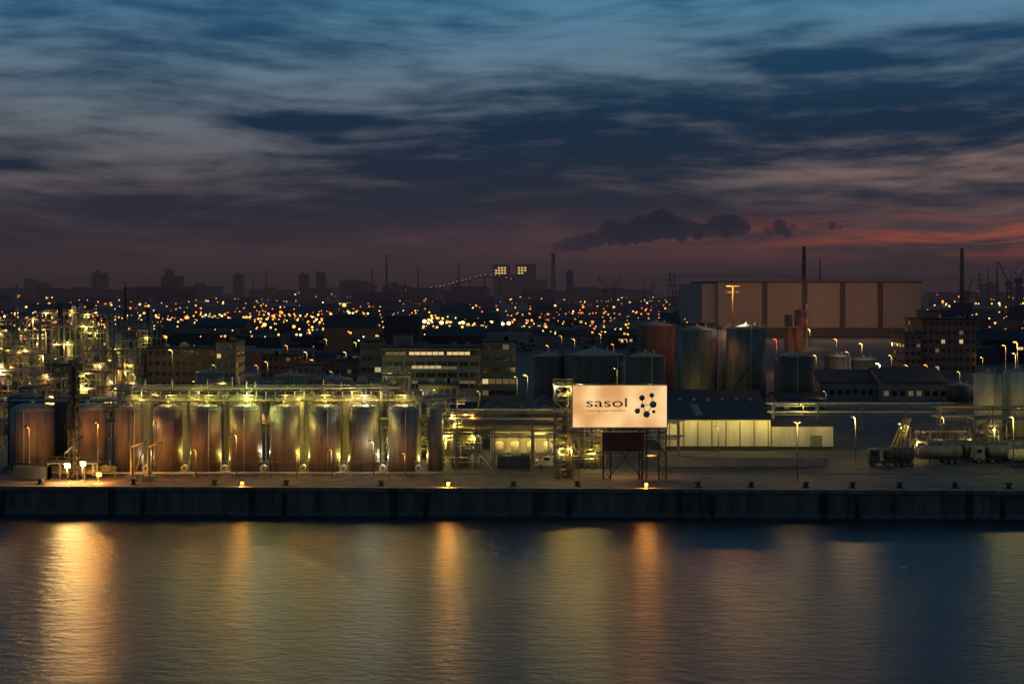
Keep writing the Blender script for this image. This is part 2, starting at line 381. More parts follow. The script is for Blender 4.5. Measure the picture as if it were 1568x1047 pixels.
# sodium lights added at the quay edge to make orange streaks in the river
for px,c,P in ((370,SOD,1000),(686,SOD,1900),(990,SOD,1200)):
    Y=qy(gx(px,240))+.6; x=gx(px,Y); b=B()
    b.cyl(x,Y+.45,GZ+.12,GZ+.9,.1,DSTEEL,8); b.box(x-.3,x+.3,Y+.3,Y+.4,GZ+.2,GZ+1.25,DSTEEL); b.box(x-.3,x+.3,Y-.25,Y+.3,GZ+1.0,GZ+1.07,DSTEEL)
    o=b.obj('added_reflection_light',(x,Y,GZ)); plight(o,x,Y-.08,GZ+.75,c,P*.6,.09)
for px,py,c,P in ((150,648,SOD,900),(45,655,SOD,500),(362,667,SOD,700),(232,690,SOD,600),(300,690,SOD,300),(455,695,SOD,350),(508,690,SOD,300),(620,695,SOD,300),(572,677,WHT,260)):
    x=gx(px,253); lamp(x,253,gz(py,253)-GZ,c,P,.16,arm=.5)
b=B()
for k in range(3): b.tube((gx(150,254),254.2+k*.5,GZ+.7),(gx(680,254),254.2+k*.5,GZ+.7),.14,PIPEY if k==1 else PIPE,6)
for k in range(26):
    x=gx(155+k*20,254); b.box(x-.1,x+.1,254,255.4,GZ,GZ+.55,CONC)
b.obj('quay_pipeline',(gx(150,254),254,GZ))
b=B(); x0=gx(80,255)
b.box(x0,x0+9,252,255,GZ+2.6,GZ+2.8,STEEL); b.rail([(x0,252,GZ+2.8),(x0+9,252,GZ+2.8)],STEEL)
for k in range(5): b.box(x0+k*2.2,x0+k*2.2+.2,252,252.2,GZ,GZ+2.6,STEEL); b.tube((x0+k*2.,253,GZ+.4),(x0+k*2.,253,GZ+2.5),.3,PIPE,10)
for k in range(4): b.tube((x0,252.5+k*.5,GZ+1+k*.3),(x0+12,252.5+k*.5,GZ+1+k*.3),.12,PIPEY,6)
o=b.obj('manifold_platform',(x0,252,GZ))
# ------------------------------------------------------------ sign
b=B(); SY=250.; sx0=gx(877,SY);sx1=gx(1021,SY);sz0=gz(654,SY);sz1=gz(590,SY)
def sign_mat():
    m=bpy.data.materials.new('painted_floodlit_face'); m.use_nodes=True; nt=m.node_tree;N=nt.nodes;L=nt.links
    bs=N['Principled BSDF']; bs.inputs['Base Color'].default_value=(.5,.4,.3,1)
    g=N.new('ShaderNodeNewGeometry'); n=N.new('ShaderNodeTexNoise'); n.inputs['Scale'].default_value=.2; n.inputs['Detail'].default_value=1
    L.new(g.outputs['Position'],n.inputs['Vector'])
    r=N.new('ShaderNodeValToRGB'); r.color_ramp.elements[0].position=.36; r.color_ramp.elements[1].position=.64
    r.color_ramp.elements[0].color=(.74,.34,.10,1); r.color_ramp.elements[1].color=(1.05,.68,.29,1)  # uneven floodlighting on the board painted in as emission colour
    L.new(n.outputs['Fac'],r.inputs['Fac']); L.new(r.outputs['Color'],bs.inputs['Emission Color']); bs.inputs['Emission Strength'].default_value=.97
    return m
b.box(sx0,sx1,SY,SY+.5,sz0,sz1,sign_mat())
b.box(sx0-.15,sx1+.15,SY-.05,SY+.6,sz1,sz1+.18,STEEL); b.box(sx0-.15,sx1+.15,SY-.05,SY+.6,sz0-.18,sz0,STEEL)
b.box(sx0-.18,sx0-.001,SY-.05,SY+.6,sz0,sz1,STEEL); b.box(sx1+.001,sx1+.18,SY-.05,SY+.6,sz0,sz1,STEEL)
for px in (882,930,985,1015):
    x=gx(px,SY+1); lattice(b,x,SY+1.8,GZ,sz1-.5,1.3,DSTEEL if px>900 else STEEL,1.8,1,.09)
for z in (GZ+4,GZ+8.3): b.box(gx(877,251),gx(1021,251),SY+1,SY+3,z,z+.1,DSTEEL); b.rail([(gx(877,251),SY+1,z+.1),(gx(1021,251),SY+1,z+.1)],STEEL)
b.tube((gx(930,SY),SY+1,GZ),(gx(985,SY),SY+1,GZ+8),.09,DSTEEL,4); b.tube((gx(985,SY),SY+1,GZ),(gx(930,SY),SY+1,GZ+8),.09,DSTEEL,4)
INK=mat('sign_ink',(.07,.05,.04),.6,0,.1,1); INKB=mat('sign_blue_grey',(.16,.26,.30),.5,0,.2,1); INKO=mat('sign_orange',(.65,.16,.03),.6,0,.1,1)
HIL=mat('sign_highlight',(.6,.65,.62),.5,0,.1,1)
def sp(px,py): return (gx(px,SY),SY-.05,gz(py,SY))
mol=[(983,609,.5),(998,605,.42),(1000,619,.60),(984,621,.36),(976,629,.48),(990,634,.58),(1001,630,.3)]
for i,(px,py,r) in enumerate(mol):
    p=sp(px,py); b.tube((p[0],SY-.1,p[2]),(p[0],SY-.001,p[2]),r,INKO if i==0 else INK,18)
    b.tube((p[0]-.08*r,SY-.12,p[2]+.1*r),(p[0]-.08*r,SY-.1,p[2]+.1*r),r*.85,INKB if i else INK,16)
    b.tube((p[0]-.25*r,SY-.14,p[2]+.3*r),(p[0]-.25*r,SY-.12,p[2]+.3*r),r*.35,HIL,10)
for i,j in ((0,3),(1,2),(2,3),(3,4),(3,5),(5,2)):
    p=sp(*mol[i][:2]);q=sp(*mol[j][:2]); b.tube((p[0],SY-.03,p[2]),(q[0],SY-.03,q[2]),.06,INKB,6)
sign=b.obj('illuminated_billboard',(sx0,SY,GZ))
def text(t,px0,px1,py,hpx,m,name,off=0.):
    cu=bpy.data.curves.new(name,'FONT'); cu.body=t; cu.size=1; cu.extrude=.02; cu.offset=off
    o=bpy.data.objects.new('tmp',cu); scene.collection.objects.link(o); bpy.context.view_layer.update()
    me=bpy.data.meshes.new_from_object(o.evaluated_get(bpy.context.evaluated_depsgraph_get())); bpy.data.objects.remove(o)
    xs=[v.co.x for v in me.vertices]; ys=[v.co.y for v in me.vertices]
    W=(px1-px0)/F*SY; H=hpx/F*SY
    for v in me.vertices:
        x=(v.co.x-min(xs))/(max(xs)-min(xs))*W; z=(v.co.y-min(ys))/(max(ys)-min(ys))*H
        v.co=(x,-.04-v.co.z,z)
    me.materials.clear(); me.materials.append(m)
    ob=bpy.data.objects.new(name,me); scene.collection.objects.link(ob); ob.parent=sign
    ob.location=Vector((gx(px0,SY),SY,gz(py,SY)))-sign.location
text('sasol',898,960,623,13.5,INK,'lettering',0); text('reaching new frontiers',898,957,631,4.5,INKO,'slogan',0)
plight(sign,gx(889,SY),SY+3,sz1+.9,GRN,1000,.45); plight(sign,gx(1003,SY),SY+6,sz1+.9,WHT,1000,.6); plight(sign,gx(948,SY),SY+4,sz1+2.6,YG,250,.2)
plight(sign,gx(900,SY),SY+2,GZ+6,YG,400,.16); plight(sign,gx(1000,SY),SY+4,GZ+5,SOD,600,.16); plight(sign,gx(950,SY),SY+4,GZ+2.5,SOD,350,.14)
b=B(); xx0=gx(921,252);xx1=gx(985,252)
b.box(xx0,xx1,SY+.2,SY+2.8,gz(690,251),gz(661,251),REDP); 
for k in range(12): x=xx0+(xx1-xx0)*(k+.5)/12; b.box(x-.08,x+.08,SY+.14,SY+.2-.002,gz(689,251),gz(662,251),REDP)
for x in (xx0+.3,xx1-.3): b.box(x-.12,x+.12,SY+1,SY+1.3,GZ,gz(690,251),DSTEEL)
b.obj('control_cabin',(xx0,SY,GZ))
# ------------------------------------------------------------ centre process area
unit('process_steel_frame',gx(862,254),254,3,3,16.5,6,5,YG,330,1,r=.22)
unit('process_steel_frame',gx(708,268),268,7,4,9.5,3,5,YG,420,2,r=.22)
unit('process_steel_frame',gx(608,274),274,5,4,17,4,5,YG,480,2,r=.26)
unit('process_steel_frame',gx(700,300),300,9,4,11,3,3,WARM,360,3,r=.2)
unit('process_steel_frame',gx(905,268),268,5,4,12,4,4,YG,360,2,r=.22)
unit('process_steel_frame',gx(660,284),284,6,4,12,4,4,YG,360,2,r=.2)
rack('pipe_rack',gx(585,264),gx(872,264),264.5,[GZ+7.6,GZ+9.2],6)
rack('pipe_rack',gx(690,272),gx(880,272),273,[GZ+5.5,GZ+7,GZ+10.2],5)
rack('pipe_rack',gx(940,275),gx(1040,275),275,[GZ+5,GZ+8],4)
b=B(); x=gx(722,262)
for k in range(22): b.box(x+k*.19,x+k*.19+.25,259,260.2,GZ+5-k*.23,GZ+5-k*.23+.05,STEEL)
for yy in (259,260.2): b.tube((x,yy,GZ+5),(x+4.2,yy,GZ),.1,STEEL,4); b.tube((x,yy,GZ+6),(x+4.2,yy,GZ+1),.05,STEEL,4)
b.box(x-3,x,259,260.2,GZ+4.9,GZ+5,STEEL); b.rail([(x-3,259,GZ+5),(x,259,GZ+5)],STEEL); b.box(x-2.9,x-2.7,259.1,259.3,GZ,GZ+4.9,STEEL)
b.obj('access_stairway',(x,259,GZ))
b=B(); Y=283; x0=gx(752,Y);x1=gx(862,Y); zt=gz(652,Y)
b.box(x0,x1,Y+9,Y+9.3,GZ,zt,WHITEP); b.box(x0-1,x1+1,Y-1,Y+10,zt,zt+.35,ROOFD)
for k in range(6): x=x0+(x1-x0)*k/5; b.box(x-.15,x+.15,Y,Y+.3,GZ,zt,WHITEP); b.box(x-.12,x+.12,Y+8.8,Y+8.99,GZ,zt,STEEL)
b.box(x0,x1,Y,Y+.28,zt-.9,zt-.003,WHITEP)
for k in range(4): x=x0+1.5+k*3.3; b.cyl(x,Y+5,GZ,GZ+2.4,.9,WHITEP,14); b.dome(x,Y+5,GZ+2.4,.9,.4,WHITEP,14,3)
o=b.obj('loading_shed',(x0,Y,GZ))
for k in range(4): plight(o,x0+2+k*3.6,Y+4,zt-.7,YG if k%2 else WARM,480,.16)
plight(o,x0+3,Y-6,zt+1,YG,600,.16); plight(o,x0+10,Y-9,zt+.5,YG,450,.16)
# white panel warehouse
b=B(); Y=296; x0=gx(1018,Y); x1=gx(1180,Y); ze=gz(643,Y)
b.gable(x0,x1,Y,Y+34,GZ,ze,ze+2.6,WHITEP,ROOFD)
for k in range(30):
    x=x0+(x1-x0)*k/30; b.box(x-.06,x+.06,Y-.07,Y-.003,GZ+.2,ze-.1,WHITEP)
    if k%4==1: b.box(x+.1,x+.4,Y-.02,Y-.004,GZ+.2,ze-.2,STEEL)
b.box(x0,x1,Y-.25,Y-.075,GZ,GZ+.9,DSTEEL)
x=gx(1068,Y); sl=2.6/17
b.add([(x,Y+3,ze+.28+3*sl),(x+1.6,Y+3,ze+.28+3*sl),(x+1.6,Y+13,ze+.28+13*sl),(x,Y+13,ze+.28+13*sl)],[(0,1,2,3)],SKYL)
for k in range(7): x=x0+2+k*3.1; b.cyl(x,Y+16.5,ze+2.6,ze+3.3,.35,STEEL,8)
wh=b.obj('panel_warehouse',(x0,Y,GZ))
for px in (1030,1066,1104,1142,1174): plight(wh,gx(px,Y-3),Y-3.2,ze-.2,YG,U(260,420),.10)
b=B(); Y=297; x0=gx(1182,Y);x1=gx(1276,Y); ze=gz(653,Y)
b.box(x0,x1,Y+.1,Y+14,GZ,ze,WHITEP); b.box(x0-.2,x1+.2,Y-.1,Y+14.2,ze,ze+.3,ROOFD)
for k in range(24): x=x0+(x1-x0)*(k+.5)/24; b.box(x-.04,x+.04,Y+.05,Y+.095,GZ+.4,ze-.1,WHITEP)
b.box(x0+8,x0+10.5,Y+.03,Y+.048,GZ,GZ+3,STEEL); b.box(x0,x1,Y-.02,Y+.03,GZ,GZ+.7,DSTEEL)
o=b.obj('storage_hall',(x0,Y,GZ))
for px in (1192,1225,1260): plight(o,gx(px,Y-3),Y-2.8,ze+.1,YG,110,.10)
for (a,c,py,Y,d,rise,ax) in ((725,800,640,318,26,3.2,'y'),(800,872,640,322,26,3.4,'y'),(1030,1100,622,345,24,3,'x'),(1100,1172,622,350,24,3,'x'),(640,725,635,335,22,3,'x'),(895,1010,618,345,26,3,'y')):
    b=B(); x0=gx(a,Y);x1=gx(c,Y); ze=gz(py,Y)
    b.gable(x0,x1,Y,Y+d,GZ,ze,ze+rise,PLAST,ROOFD,ax)
    n=5
    for k in range(n): x=x0+(x1-x0)*(k+.25)/n; b.box(x,x+(x1-x0)*.5/n,Y-.03,Y-.004,ze-2.4,ze-1.2,random.choice([GLASS,GLASS,WIND]))
    if ax=='y':
        xm=(x0+x1)/2; s2=rise/(xm-x0)
        for k in range(2):
            yy=Y+3+k*9
            b.add([(x0+2,yy,ze+2*s2+.3),(xm-2,yy,ze+(xm-2-x0)*s2+.3),(xm-2,yy+2,ze+(xm-2-x0)*s2+.3),(x0+2,yy+2,ze+2*s2+.3)],[(0,1,2,3)],SKYL)
    b.obj('gabled_shed',(x0,Y,GZ))
# ------------------------------------------------------------ office building etc
def B3(name,a,c,pt,Y,d,fl,bays,wall,lit,**k): return bld(name,gx(a,Y),gx(c,Y),Y,d,gz(pt,Y)-GZ,fl,bays,wall,lit,**k)
o=B3('office_building',585,735,533,415,16,5,9,PLAST,.0,band=True,pent=(gx(600,415),gx(628,415),3))
b=B()
for (pa,pc,py,m) in ((626,680,541,WINW),(684,720,541,WINW),(590,622,541,WIND),(630,676,562,WINY),(676,700,563,WIND),(600,640,585,WIND),(700,728,585,WIND)):
    Y=414.9; n_=int((pc-pa)/9)
    for q in range(n_):
        u0=pa+(pc-pa)*q/n_; b.box(gx(u0+.5,Y),gx(u0+(pc-pa)/n_-.5,Y),Y-.06,Y-.02,gz(py+2.3,Y),gz(py-2.3,Y),m)
b.obj('lit_windows',(gx(590,415),415,GZ),parent=o)
B3('office_building',552,584,524,432,14,5,3,PLAST,.1,band=True)
B3('office_building',738,790,524,430,18,5,5,PLAST,.2,band=True)
B3('brick_office_building',225,330,534,470,14,4,10,BRICK,.05)
B3('brick_office_building',330,361,524,466,16,5,3,PLAST,.08)
B3('brick_office_building',400,455,545,520,16,3,6,BRICK,.10)
B3('brick_office_building',495,548,552,500,12,3,6,BRICK,.10)
B3('brick_office_building',455,492,560,480,12,2,4,PLAST,.15)
B3('brick_office_building',60,150,560,400,12,3,8,BRICK,.1)
B3('low_office_building',0,50,595,330,10,2,5,PLAST,.3)
B3('brick_factory_building',1412,1495,490,560,24,6,9,BRICK,.05,pent=(gx(1425,560),gx(1445,560),3))
B3('brick_factory_building',1385,1411,512,556,20,5,3,BRICK,.05)
B3('control_building',640,700,590,370,10,2,6,PLAST,.25)
B3('low_office_building',1255,1330,576,440,12,2,8,PLAST,.05)
for px,py,Y,c,P in ((614,580,400,YG,900),(592,574,405,GRN,800),(668,598,365,YG,700),(648,598,362,WHT,600),(808,576,400,YG,1100),(792,578,402,YG,700),(264,537,455,YG,1300),(171,553,420,WARM,1100),(84,609,300,YG,2400),(207,574,410,YG,650),(945,565,330,YG,400),(555,600,300,YG,400),(430,575,430,WARM,600),(480,552,500,SOD,1100),(510,570,440,SOD,900),(395,560,470,SOD,900),(330,560,430,YG,600),(300,585,360,WARM,500),(20,570,380,YG,900),(50,588,350,WARM,900),(735,600,390,YG,400),
    (375,545,560,SOD,1200),(440,530,620,SOD,1400),(530,540,580,WARM,1200),(255,515,640,SOD,1500),(500,520,700,WARM,1500),(840,530,560,SOD,900),(880,520,640,WARM,1300),(920,512,700,WARM,1500),(860,515,700,SOD,1300),(940,528,560,SOD,900),(960,520,700,SOD,1300),(470,540,560,WARM,1200),(410,555,480,YG,900),(350,520,700,WARM,1500),(300,530,640,SOD,1200),(545,525,700,YG,1400),
    (1209,527,560,SOD,6000),(1240,505,800,WARM,4000),(1320,527,600,WARM,3200),(1347,558,450,WHT,9000),(1189,520,560,RED,1600),(1281,520,650,SOD,2600),(1558,525,420,SOD,6000),(1540,530,430,SOD,1500),(1555,542,420,WHT,1000),(1160,625,330,YG,900),(1170,633,325,WHT,800),(1230,620,330,YG,900),(1204,600,400,SOD,800),(1265,600,380,WARM,300),(1390,560,440,SOD,1000),(1250,545,500,WARM,1000),(1300,540,520,SOD,1300),(1470,570,430,WARM,700),(1505,548,560,WARM,900),(1420,560,480,SOD,1100),(1365,545,500,WARM,900)):
    x=gx(px,Y); h=gz(py,Y)-GZ
    lamp(x,Y,max(2.5,h),c,P*.7,(.8 if P>4500 else .55 if P>1000 else .38)*(Y/400)**.8,arm=.8)
for px,py,Y,c,P in ((1221,648,250,WARM,800),(1310,640,276,WARM,1200),(1552,640,262,YG,1000),(1445,640,300,WARM,450),(1380,650,290,YG,700),(1100,655,287,WARM,120)):
    lamp(gx(px,Y),Y,gz(py,Y)-GZ,c,P,.34,arm=.5,double=(px in(1221,)))
# ------------------------------------------------------------ big tanks
def T(a,c,pt,Y,m,**k):
    r=(c-a)/F*Y/2; return tank('storage_tank',gx((a+c)/2,Y),Y,r,gz(pt,Y)-GZ,m,n=48,**k)
T(815,866,545,366,TANKD,rings=5); T(864,957,543,362,TANKD,rings=5,spiral=True); T(958,1018,545,352,TANKD,rings=5)
tr=T(975,1034,498,470,TANKR,rings=6,spiral=True); t1=T(1036,1098,505,424,TANKG,rings=7); t1b=T(1100,1120,505,436,TANKB,rings=6); t2=T(1112,1173,503,420,TANKG,rings=7,spiral=True)
plight(t2,gx(1135,418),419,gz(490,418),WHT,1600,.7); plight(t2,gx(1104,418),414,gz(530,418),SOD,300,.2); plight(t1,gx(1060,418),410,GZ+3,YG,600,.2)
T(1186,1245,545,400,TANKD,rings=4); T(1262,1300,545,470,TANKD,rings=3); T(1300,1345,550,480,TANKD,rings=3)
ta=T(1492,1534,572,322,TANKB,rings=7); tb=T(1537,1582,568,326,TANKB,rings=7); T(1450,1490,590,420,TANKD)
plight(ta,gx(1500,308),309,gz(652,308),YG,900,.16); plight(tb,gx(1552,316),310,gz(640,310),YG,800,.16)
for (a,c,pt,Y) in ((420,470,575,380),(478,540,580,390),(300,345,570,400),(0,30,575,360),(655,690,605,330),(1600,1650,560,330),(-60,-10,600,300)): T(a,c,pt,Y,TANKG,rings=4)
b=B(); Y=440; x=gx(1122,Y); zt=gz(443,Y); b.cyl(x,Y,GZ,zt,.35,DSTEEL,10,.2); b.box(x-2,x+2,Y-.2,Y+.2,zt+.9,zt+1.1,DSTEEL); b.cyl(x,Y,zt,zt+1,.2,DSTEEL,8); b.rail([(x-2,Y,zt-1.5),(x+2,Y,zt-1.5)],DSTEEL,.8)
o=b.obj('floodlight_mast',(x,Y,GZ)); plight(o,x-1.3,Y-1.1,zt+.3,(1,.36,.06),6000,1.1); plight(o,x+1.5,Y-1.0,zt,(1,.33,.05),3500,.8)
b=B(); Y=470; x=gx(1224,Y)
b.cyl(x,Y,GZ,gz(478,Y),1.6,TANKR,18); b.dome(x,Y,gz(478,Y),1.6,1,TANKR,18); b.cyl(x-3.6,Y,GZ,gz(482,Y),1.3,TANKR,16); b.cyl(x+2.4,Y,GZ,gz(465,Y),.35,STEEL,10); b.rail([(x-5,Y-1.7,gz(490,Y)),(x+2.5,Y-1.7,gz(490,Y))],STEEL)
b.box(x-5,x+3,Y-1.8,Y+1.8,gz(500,Y)-.2,gz(500,Y),STEEL)
o=b.obj('process_columns',(x,Y,GZ)); plight(o,x+2.4,Y-1,gz(467,Y),RED,50,.3); plight(o,x+2.4,Y-1,gz(490,Y),RED,50,.3); plight(o,x-2,Y-5.5,gz(514,Y),SOD,300,.25)
# large beige hall
b=B(); Y=985; x0=gx(1100,Y);x1=gx(1410,Y); zt=gz(433,Y)
b.box(x0,x1,Y,Y+150,GZ,zt,CLAD); b.box(x0-.8,x1+.8,Y-.8,Y+150.8,zt,zt+1.2,CLADS)
for px in (1171,1232,1290,1348): b.box(gx(px-4,Y),gx(px+4,Y),Y-.5,Y-.005,GZ,zt-.01,CLADS)
b.box(gx(1076,Y),x0-.01,Y+4,Y+140,GZ,zt-.6,CLAD)
b.box(x0,x1,Y-.8,Y-.51,GZ,GZ+6,CLADS)
for k in range(40): x=x0+(x1-x0)*k/40; b.box(x-.12,x+.12,Y-.2,Y-.01,GZ+6,zt,CLAD)
hall=b.obj('large_storage_hall',(x0,Y,GZ))
for px,P in ((1110,13000),(1180,13000),(1262,15000),(1330,12000),(1385,10000)):
    plight(hall,gx(px,Y-60),Y-62,GZ+22,(1,.50,.22),P*.8,.6)
# ------------------------------------------------------------ left refinery
for (px,Y,w,h,st) in ((8,330,8,15,0),(45,360,9,17,1),(78,345,7,12,0),(130,335,7,14,0),(158,360,8,18,1),(20,430,12,20,0),(65,450,12,24,0),(120,440,14,22,0),(150,480,14,25,0),(190,430,8,18,0),(5,520,16,22,1),(95,560,18,24,0),(215,540,14,20,1),(252,330,7,10,0),(330,345,8,11,0),(400,350,9,11,0),(520,345,10,10,0),(570,330,7,12,0)):
    unit('refinery_unit',gx(px,Y),Y,w,6,h,4,6 if px<200 else 2,YG if R()<.6 else WARM,430*(Y/400)**1.3,4,bool(st),.36*(Y/350))
for px,pt,Y,r in ((92,462,450,1.05),(226,472,560,.9),(192,440,900,1.),(1231,377,1300,2.1),(1473,380,1700,2.6)):
    b=B(); x=gx(px,Y); zt=gz(pt,Y); b.cyl(x,Y,GZ,zt,r*1.2,DSTEEL if px<1000 else FARM,16,r*.75); b.cyl(x,Y,zt-.5,zt,r*1.0,DSTEEL,16)
    for k in (.5,.75): b.cyl(x,Y,GZ+(zt-GZ)*k,GZ+(zt-GZ)*k+.3,r*1.6,DSTEEL,16)
    o=b.obj('industrial_chimney',(x,Y,GZ))
    if px>1000:
        for pp in (378,402,425): plight(o,x,Y-r*2.2,gz(pp,Y)-.3,RED,130,.7)
rack('pipe_rack',gx(0,320),gx(600,320),322,[GZ+6,GZ+8.5],5,3,8)
rack('pipe_rack',gx(0,300),gx(190,300),300,[GZ+6,GZ+9],5,3,7)
rack('pipe_rack',gx(1185,332),gx(1455,332),332,[GZ+4.6,GZ+6.6],5,2.5,9,mats=[WHITEP,PIPE])
rack('pipe_rack',gx(1440,305),gx(1600,305),305,[GZ+6,GZ+8],5,2.5,8)
unit('truck_loading_frame',gx(1440,286),288,12,4,6,2,2,WARM,300,1,r=.15)
unit('truck_loading_frame',gx(1530,290),295,8,4,7,2,1,YG,300,1,r=.15)
for (a,c,py,Y,d,rise) in ((1255,1350,585,430,22,3),(1350,1450,585,425,24,3.5),(1190,1260,612,380,14,1.5)):
    b=B(); x0=gx(a,Y);x1=gx(c,Y); ze=gz(py,Y); b.gable(x0,x1,Y,Y+d,GZ,ze,ze+rise,PLAST,ROOFD)
    for k in range(8): x=x0+(x1-x0)*(k+.3)/8; b.box(x,x+1.4,Y-.03,Y-.004,GZ+1.5,GZ+3,GLASS if R()<.8 else WIND)
    b.obj('industrial_shed',(x0,Y,GZ))
b=B(); Y=285
for k in range(4):
    xa=gx(1362+k*9,Y); xb=gx(1384+k*6,Y)
    for yy in (Y+k,Y+k+.7): b.tube((xa,yy,GZ+.8),(xb,yy,gz(642,Y)),.1,PIPEY,6)
    for s_ in range(10):
        t=s_/10; b.tube((xa+(xb-xa)*t,Y+k,GZ+.8+(gz(642,Y)-GZ-.8)*t),(xa+(xb-xa)*t,Y+k+.7,GZ+.8+(gz(642,Y)-GZ-.8)*t),.06,PIPEY,4)
b.box(gx(1362,Y),gx(1400,Y),Y-.5,Y+5,GZ,GZ+.8,STEEL)
b.obj('loading_gangway',(gx(1362,Y),Y,GZ))
b=B(); Y=269
b.box(gx(1010,Y),gx(1268,Y),Y,Y+.3,GZ,GZ+1.6,CONC); b.box(gx(1010,Y)-.05,gx(1268,Y)+.05,Y-.05,Y+.35,GZ+1.6,GZ+1.7,CONC)
for k in range(12): x=gx(1012+k*23,Y); b.box(x-.15,x+.15,Y-.1,Y-.002,GZ,GZ+1.6,CONC)
b.obj('concrete_boundary_wall',(gx(1010,Y),Y,GZ))
b=B(); Y=258.5; b.box(gx(700,Y),gx(1600,Y),Y,Y+.25,GZ,GZ+.14,CONC); b.obj('kerb',(0,Y,GZ))
b=B(); b.rail([(gx(1290,262),262,GZ),(gx(1620,262),262,GZ)],STEEL,1.4,.035,2.5); b.obj('yard_fence',(gx(1290,262),262,GZ))
# ------------------------------------------------------------ vehicles
def wheel(b,x,y,r=.5,w=.35): b.tube((x,y,GZ+r),(x,y+w,GZ+r),r,RUBBER,14); b.tube((x,y-.02,GZ+r),(x,y,GZ+r),r*.5,STEEL,10)
def tanker(name,x0,Y,L=9.5,cab=True,m=WHITEP,rot=0):
    b=B(); r=1.15; zc=GZ+2.35
    b.box(x0,x0+L,Y-.4,Y+.4,GZ+.95,GZ+1.15,DSTEEL)
    b.tube((x0+.4,Y,zc),(x0+L-.4,Y,zc),r,m,22)
    b.tube((x0+.4,Y,zc),(x0+.0,Y,zc),r,m,22,r*.6); b.tube((x0+L-.4,Y,zc),(x0+L,Y,zc),r,m,22,r*.6)
    for k in range(4): xx=x0+1.4+k*(L-2.8)/3; b.tube((xx-.05,Y,zc),(xx+.05,Y,zc),r+.04,STEEL,22); b.cyl(xx,Y,zc+r-.1,zc+r+.2,.3,STEEL,10)
    b.rail([(x0+1,Y-.4,zc+r),(x0+L-1,Y-.4,zc+r)],STEEL,.7,.03,2)
    for xx in (x0+L-1,x0+L-2.2,x0+L-3.4): wheel(b,xx,Y-1.15); wheel(b,xx,Y+.8)
    b.box(x0+2,x0+2.2,Y-.9,Y-.75,GZ+.1,GZ+1,DSTEEL)
    if cab:
        c=x0-2.9
        b.box(c,c+2.0,Y-1.2,Y+1.2,GZ+.7,GZ+1.9,m); b.add([(c,Y-1.2,GZ+1.9),(c+2,Y-1.2,GZ+1.9),(c+2,Y+1.2,GZ+1.9),(c,Y+1.2,GZ+1.9),(c+.25,Y-1.1,GZ+3.3),(c+2,Y-1.1,GZ+3.3),(c+2,Y+1.1,GZ+3.3),(c+.25,Y+1.1,GZ+3.3)],[(4,5,6,7),(0,1,5,4),(1,2,6,5),(2,3,7,6),(3,0,4,7)],m)
        b.box(c+.55,c+1.5,Y-1.2,Y-1.15,GZ+2.0,GZ+2.8,GLASS); b.box(c-.02,c+.0,Y-1,Y+1,GZ+.7,GZ+1.1,DSTEEL)
        b.box(c+.6,x0+2.5,Y-.4,Y+.4,GZ+.6,GZ+.94,DSTEEL)
        for xx in (c+.9,x0+.6): wheel(b,xx,Y-1.2); wheel(b,xx,Y+.85)
    return b.obj(name,(x0,Y,GZ))
tanker('tanker_truck',gx(1352,270),270,6,m=TANKD); tanker('tanker_trailer',gx(1405,274),274,8.5,cab=False,m=TANKM)
tanker('tanker_truck',gx(1512,275),275,8,m=TANKM); tanker('tanker_trailer',gx(1480,279),279,8,cab=False,m=TANKG); tanker('tanker_trailer',gx(1545,268),268,9,cab=False,m=TANKB)
tanker('tanker_truck',gx(1440,283),283,8,m=TANKG)
b=B(); x=gx(820,268);Y=268
b.box(x,x+4.6,Y-1,Y+1,GZ+.45,GZ+1.4,WHITEP); b.add([(x+.9,Y-.95,GZ+1.4),(x+4.6,Y-.95,GZ+1.4),(x+4.6,Y+.95,GZ+1.4),(x+.9,Y+.95,GZ+1.4),(x+1.5,Y-.85,GZ+2.1),(x+4.5,Y-.85,GZ+2.1),(x+4.5,Y+.85,GZ+2.1),(x+1.5,Y+.85,GZ+2.1)],[(4,5,6,7),(0,1,5,4),(1,2,6,5),(2,3,7,6),(3,0,4,7)],WHITEP)
b.box(x+1.6,x+2.6,Y-.98,Y-.93,GZ+1.45,GZ+1.95,GLASS)
for xx in (x+.9,x+3.6): wheel(b,xx,Y-1.02,.35,.25); wheel(b,xx,Y+.8,.35,.25)
b.obj('parked_van',(x,Y,GZ))
for px,Y,m in ((762,266,CONT),(20,250,CONT)):
    b=B(); x=gx(px,Y); b.box(x,x+6,Y,Y+2.4,GZ+.15,GZ+2.4,m)
    for k in range(15): b.box(x+.1+k*.4,x+.3+k*.4,Y-.05,Y-.002,GZ+.25,GZ+2.3,m)
    for xx in (x,x+5.85): b.box(xx,xx+.15,Y-.06,Y+2.45,GZ,GZ+2.5,DSTEEL)
    b.obj('shipping_container',(x,Y,GZ))
